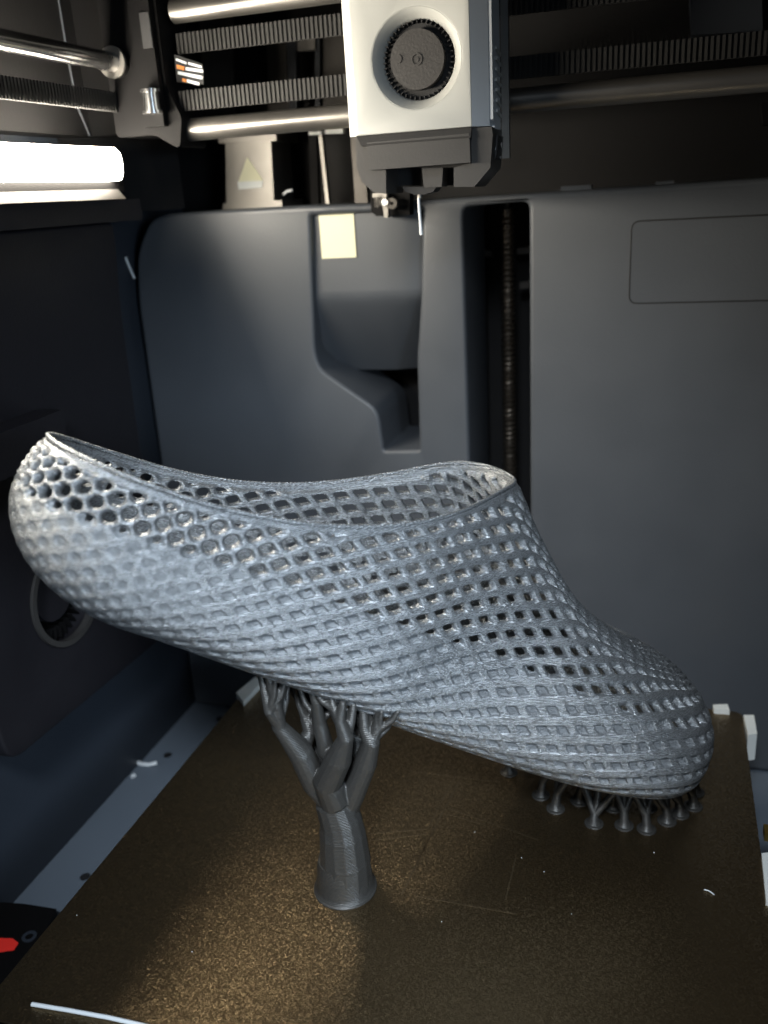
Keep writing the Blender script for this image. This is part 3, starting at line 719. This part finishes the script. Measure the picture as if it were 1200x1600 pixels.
# dished ring round the fan
bm = bmesh.new(); sg_ = 72; rr = [(fr+4.0, YT+.35), (fr+3.5, YT+.1), (fr+.3, YT+3.2), (fr-.2, YT+5.5), (fr+4.0, YT+5.5)]
A_ = np.linspace(0, 2*math.pi, sg_, endpoint=False)
R_ = [[bm.verts.new(Vector((fcx+r*math.cos(t), y0, fcz_+r*math.sin(t)))*MM) for t in A_] for r, y0 in rr]
for k in range(5):
    for j in range(sg_): bm.faces.new((R_[k][j], R_[k][(j+1) % sg_], R_[(k+1) % 5][(j+1) % sg_], R_[(k+1) % 5][j]))
bm_obj('fan_bezel', bm, M_white, th_, smooth=True)
# chamfered flanks
prism('left_flank', [(-38.02, YT+.2, 273.6), (-38.02, YT+6, 273.6), (-42, YT+6, 273.6), (-42, YT+3, 273.6)], (0, 0, 78), M_white, th_, bevel=.3)
prism('right_flank', [(8.62, YT+.2, 273.6), (14.6, YT+5, 273.6), (14.6, YT+30, 273.6), (8.62, YT+30, 273.6)], (0, 0, 78), M_whiteside, th_, bevel=.3)
box('rear_body', (-42, YT+6.2, 273.8), (8.4, YT+30, 352), M_whiteside, th_)
side = [(14.7, YT+5.4, 352), (14.7, YT+5.4, 276), (14.7, YT+9, 274), (14.7, YT+10, 265), (14.7, YT+22, 262), (14.7, YT+22, 352)]
prism('side_plate', side, (1.2, 0, 0), M_whiteside, th_, bevel=.25)
prism('carriage_plate', [(16.2, YT+23, z_) for z_ in (262, 335)]+[(16.2, YT+26, z_) for z_ in (335, 262)], (3, 0, 0), M_zinc, th_, bevel=.3)
for k in range(7):
    z0 = 302-k*3.7; prism('side_rib', [(16.0, YT+11, z0), (16.0, YT+20, z0-1.6), (16.0, YT+20, z0-2.7), (16.0, YT+11, z0-1.1)], (.8, 0, 0), M_white, th_, bevel=.2)
prism('side_window', [(16.0, YT+9, 352), (16.0, YT+14, 352), (16.0, YT+14, 334), (16.0, YT+12, 331), (16.0, YT+9, 335)], (.2, 0, 0), M_black, th_)
for zz, yo in ((330.5, 20.5), (267, 19)):
    bm = bmesh.new(); add_disc(bm, (15.9, YT+yo, zz), 0, 0, 1.1, .8, 20); bm_obj('rivet', bm, M_steel, th_, smooth=False)
bm = bmesh.new(); add_disc(bm, (fcx-.0, YT+1.5, fcz_), 1, 0, fr*.745, 10, 64); fan = bm_obj('cooling_fan', bm, M_hub, th_, bevel=.7)
bm = bmesh.new(); add_disc(bm, (fcx, YT+1.1, fcz_), 1, 1.7, 2.2, .5, 32); add_disc(bm, (fcx, YT+1.2, fcz_), 1, 0, .9, .4, 20); bm_obj('hub_boss', bm, M_hub, fan)
bm = bmesh.new(); add_disc(bm, (fcx-7.5, YT+1.1, fcz_+.8), 1, 0, 1.6, .5, 24); bm_obj('hub_dimple', bm, M_hub, fan)
bm = bmesh.new(); add_disc(bm, (fcx, YT+5.9, fcz_), 1, 0, fr*1.04, .4, 64); bm_obj('fan_back', bm, M_black, fan)
me = None
for k in range(44):
    if me is None: ob_ = box('fan_blade', (fr*.9, YT+3.4, -.2), (fr*.98, YT+5.8, .2), M_black); me = ob_.data
    else: ob_ = bpy.data.objects.new('fan_blade', me); COL.objects.link(ob_)
    ob_.parent = fan
    ob_.location = (fcx*MM, 0, fcz_*MM); ob_.rotation_euler = (0, k/44*2*math.pi, 0)
# dark shroud below
def fpr(name, pxs, y0, d, mat=M_shroud, bev=.5): return prism(name, [at(1, q, y0) for q in pxs], (0, d, 0), mat, th_, bevel=bev)
fpr('front_shroud', [(573, 223), (733, 208), (735, 254), (577, 266)], YT-1.2, 12)
prism('shroud_top', [(-38.3, YT+.1, 273.4), (8.4, YT+.1, 273.4), (8.2, YT-1.5, 269.6), (-36, YT-1.5, 269.6)], (0, 8, 0), M_shroud, th_, bevel=.15)
fpr('left_cheek', [(556, 214), (575, 212), (578, 262), (603, 262), (603, 303), (583, 300), (566, 285), (557, 262)], YT+2, 26, bev=1.2)
fpr('right_cheek', [(733, 200), (768, 198), (770, 210), (766, 262), (741, 292), (709, 292), (709, 262), (735, 254)], YT+2, 24, bev=1.0)
fpr('shroud_flank', [(768, 206), (778, 212), (776, 240), (768, 262), (766, 262)], YT+10, 12, M_black, .5)
fpr('nozzle_block', [(659, 262), (692, 262), (690, 292), (662, 293)], YT+8, 10)
fpr('nozzle_guard', [(603, 262), (709, 262), (709, 290), (603, 290)], YT+20, 4, M_black, 0)
fpr('nozzle_holder', [(628, 292), (682, 292), (676, 300), (662, 304), (648, 304), (634, 300)], YT+9, 10, M_black, .6)
nb_ = at(1, (656, 303), YT+12); bm = bmesh.new()
for z0, r, hh in ((nb_[2]-1.6, 1.1, 1.7), (nb_[2]-.2, 2.6, 2.2)): add_disc(bm, (nb_[0], YT+12, z0), 2, 0, r, hh, 20)
bm_obj('nozzle', bm, M_zinc, th_)
st = [at(1, q, YT+12) for q in ((654, 306), (655, 325), (657, 348), (658.5, 367))]
tag(tube('oozed_filament', st, [.55, .6, .62, .75], M_fil, seg=8), 'thin pale filament string hanging straight down from the nozzle', 'filament string')

# nozzle wiper assembly on top of the cover
wp = empty('nozzle_wiper', (-45, 150, 240), 'small nozzle wiping brush assembly on the top edge of the cover', 'wiper')
def wpr(name, pxs, y0, d, mat, bev=.3): return prism(name, [at(1, q, y0) for q in pxs], (0, d, 0), mat, wp, bevel=bev)
wpr('base', [(578, 300), (640, 300), (640, 336), (588, 338), (580, 330)], 158, 8, M_dark)
wpr('arm', [(582, 302), (604, 302), (604, 308), (582, 309)], 152, 4, M_zinc)
bm = bmesh.new(); q = at(1, (612, 318), 150); add_disc(bm, (q[0], 150, q[2]), 1, .8, 2.6, 2, 24); bm_obj('spring_ring', bm, M_frame, wp)
bm = bmesh.new(); q = at(1, (601, 316), 149); add_disc(bm, (q[0], 149, q[2]), 1, 0, 1.6, 3, 20); bm_obj('screw', bm, M_steel, wp)
wpr('brush', [(598, 322), (606, 322), (606, 340), (600, 340)], 151, 4, M_zinc, .3)
bm = bmesh.new()
for k in range(24):
    q = at(1, (584+rng.uniform(0, 22), 304+rng.uniform(0, 4)), 150+rng.uniform(0, 4)); e_ = q+np.array([rng.normal(0, .7), rng.normal(0, .5), -4-rng.uniform(0, 2)])
    add_tube(bm, [q, e_], .16, 4)
bm_obj('bristles', bm, M_zinc, wp)

# ------------------------------------------------------------------ behind the gantry
def bpr(name, pxs, y0, d, mat, lab, cat, bev=.5, group=None):
    o = prism(name, [at(1, q, y0) for q in pxs], (0, d, 0), mat, bevel=bev); return tag(o, lab, cat, group)
mt_ = empty('stepper_motor', (-140, 205, 250), 'brushed metal motor block with a triangular warning sticker', 'motor')
prism('motor_body', [at(1, q, 198) for q in ((352, 222), (423, 218), (428, 314), (354, 318))], (0, 28, 0), M_zinc, mt_, bevel=1)
prism('motor_cap', [at(1, q, 196) for q in ((340, 211), (431, 207), (432, 220), (342, 224))], (0, 32, 0), M_zinc, mt_, bevel=1)
prism('motor_foot', [at(1, q, 196) for q in ((348, 318), (440, 313), (441, 326), (348, 328))], (0, 32, 0), M_zinc, mt_, bevel=1)
prism('triangle_sticker', [at(1, q, 197.6) for q in rounded([(386, 245), (372, 285), (412, 283)], 3, 4)], (0, .3, 0), M_cream, mt_)
prism('sticker_fold', [at(1, q, 197.4) for q in ((371, 284), (411, 282), (409, 293), (373, 296))], (0, .3, 0), M_clip, mt_)
bw = empty('rear_bulkhead', (-60, 226, 290), 'dark metal rear frame with rectangular windows behind the rods', 'frame')
def fpw(pxs, y0=222, d=3, mat=None, name='frame_plate'): prism(name, [at(1, q, y0) for q in pxs], (0, d, 0), mat or M_frame, bw, bevel=.4)
fpw([(310, 20), (360, 18), (365, 195), (322, 198)]); fpw([(416, 40), (446, 38), (452, 190), (420, 192)]); fpw([(500, 30), (545, 28), (550, 185), (503, 187)])
fpw([(360.5, 40), (415.5, 38), (415.5, 62), (360.5, 64)], 223)
fpw([(500.5, 150), (560, 146), (560, 190), (500.5, 190)], 221)
fpw([(446.5, 30), (462, 30), (464, 190), (452.5, 190)], 218, mat=M_wallblue); fpw([(492, 30), (499, 30), (500, 190), (492, 190)], 218, mat=M_wallblue)
fpw([(464, 62), (492, 60), (492, 78), (464, 80)], 216, mat=M_zinc, name='cross_tab')
fpw([(392, 130), (402, 126), (414, 134), (414, 140), (388, 140)], 224, 2, M_zinc, 'screw_head')
fpw([(482, 206), (502, 205), (502, 210), (482, 211)], 200, 4, M_clip, 'bracket_tab'); fpw([(508, 200), (536, 199), (536, 208), (508, 209)], 200, 4, M_clip, 'bracket_tab')
for a_, b2_, w2 in (((488, 212), (492, 322), 12), ((500, 212), (512, 322), 5)):
    fpw([(a_[0]-w2/2, a_[1]), (a_[0]+w2/2, a_[1]), (b2_[0]+w2/2, b2_[1]), (b2_[0]-w2/2, b2_[1])], 205 if w2 == 12 else 202, 4, M_dark if w2 == 12 else M_zinc, 'rear_post')
fpw([(546, 190), (566, 188), (575, 330), (556, 332)], 196, 6, M_frame, 'rear_post')
bpr('right_motor_block', [(1078, -10), (1190, -15), (1192, 48), (1082, 55)], 190, 30, M_wallblue, 'dark boxy motor block in the upper right corner behind the belts', 'motor block', 1.5)
bpr('corner_bracket', [(1190, 160), (1215, 160), (1215, 195), (1192, 195)], 150, 8, M_dark, 'small dark bracket at the right edge below the rod', 'bracket', 1)

# ------------------------------------------------------------------ loose bits
def curl(name, ax, pxs, v, r, lab):
    tag(tube(name, [at(ax, q, v) for q in pxs], r, M_fil, seg=8), lab, 'filament scrap')
curl('filament_scrap', 2, [(213, 1191), (222, 1194), (233, 1195), (245, 1192)], -58.6, 1.3, 'white curved filament scrap on the blue floor strip left of the plate')
curl('filament_scrap', 2, [(205, 1214), (211, 1211)], -58.8, 1.3, 'tiny white filament crumb at the wall edge beside the curved scrap')
curl('filament_scrap', 1, [(196, 402), (200, 412), (205, 424), (210, 435)], 166, .7, 'pale filament sliver stuck at the upper left edge of the rear cover')
curl('filament_scrap', 1, [(443, 304), (448, 299), (457, 297)], 196, .8, 'little white filament curl lying beside the motor block')
curl('filament_strip', 2, [(50, 1569), (110, 1579), (170, 1590), (240, 1606)], .7, .75, 'long straight white filament strip across the front left of the plate')
curl('filament_scrap', 2, [(1100, 1390), (1108, 1392), (1116, 1398)], .35, .25, 'fine pale hair of filament on the right part of the plate')
bm = bmesh.new()
for q in ((850, 1362), (815, 1340), (742, 1300), (1022, 1332), (893, 1428), (120, 1430), (300, 1487), (690, 1440)):
    c_p = at(2, q, .25); bmesh.ops.create_icosphere(bm, subdivisions=1, radius=.22*MM, matrix=Matrix.Translation(Vector(c_p)*MM))
tag(bm_obj('plastic_crumbs', bm, M_fil), 'scattered pale specks of plastic dust on the bronze plate', 'dust', kind='stuff')
ar = [at(2, q, -50) for q in ((-14, 1466), (20, 1467), (29, 1474), (22, 1485), (-14, 1490))]
tag(prism('arrow_sticker', [tuple(a_) for a_ in ar], (0, 0, .3), M_red), 'bright red arrow pointing right on the black ledge at lower left', 'sticker')
bl2 = [at(2, q, -50.2) for q in ((-60, 1405), (38, 1412), (88, 1420), (60, 1475), (-60, 1600))]
lg = empty('front_ledge', tuple(bl2[1]), 'black ledge with a screw hole under the red arrow', 'ledge')
prism('ledge_plate', [(a_[0], a_[1], -59.9) for a_ in bl2], (0, 0, 9.7), M_dark, lg, bevel=.5)
c_h = at(2, (46, 1464), -50.2); bm = bmesh.new(); add_disc(bm, tuple(c_h), 2, 1.8, 3.2, .5, 24); bm_obj('screw_ring', bm, M_wallblue, lg)
bm = bmesh.new()
for q in ((133, 1370), (344, 1123), (262, 1180)):
    c_h = at(2, q, -59.9); add_disc(bm, tuple(c_h), 2, 0, 2.6, .15, 20)
fo = bm_obj('floor_hole', bm, M_black, bpy.data.objects['floor'])
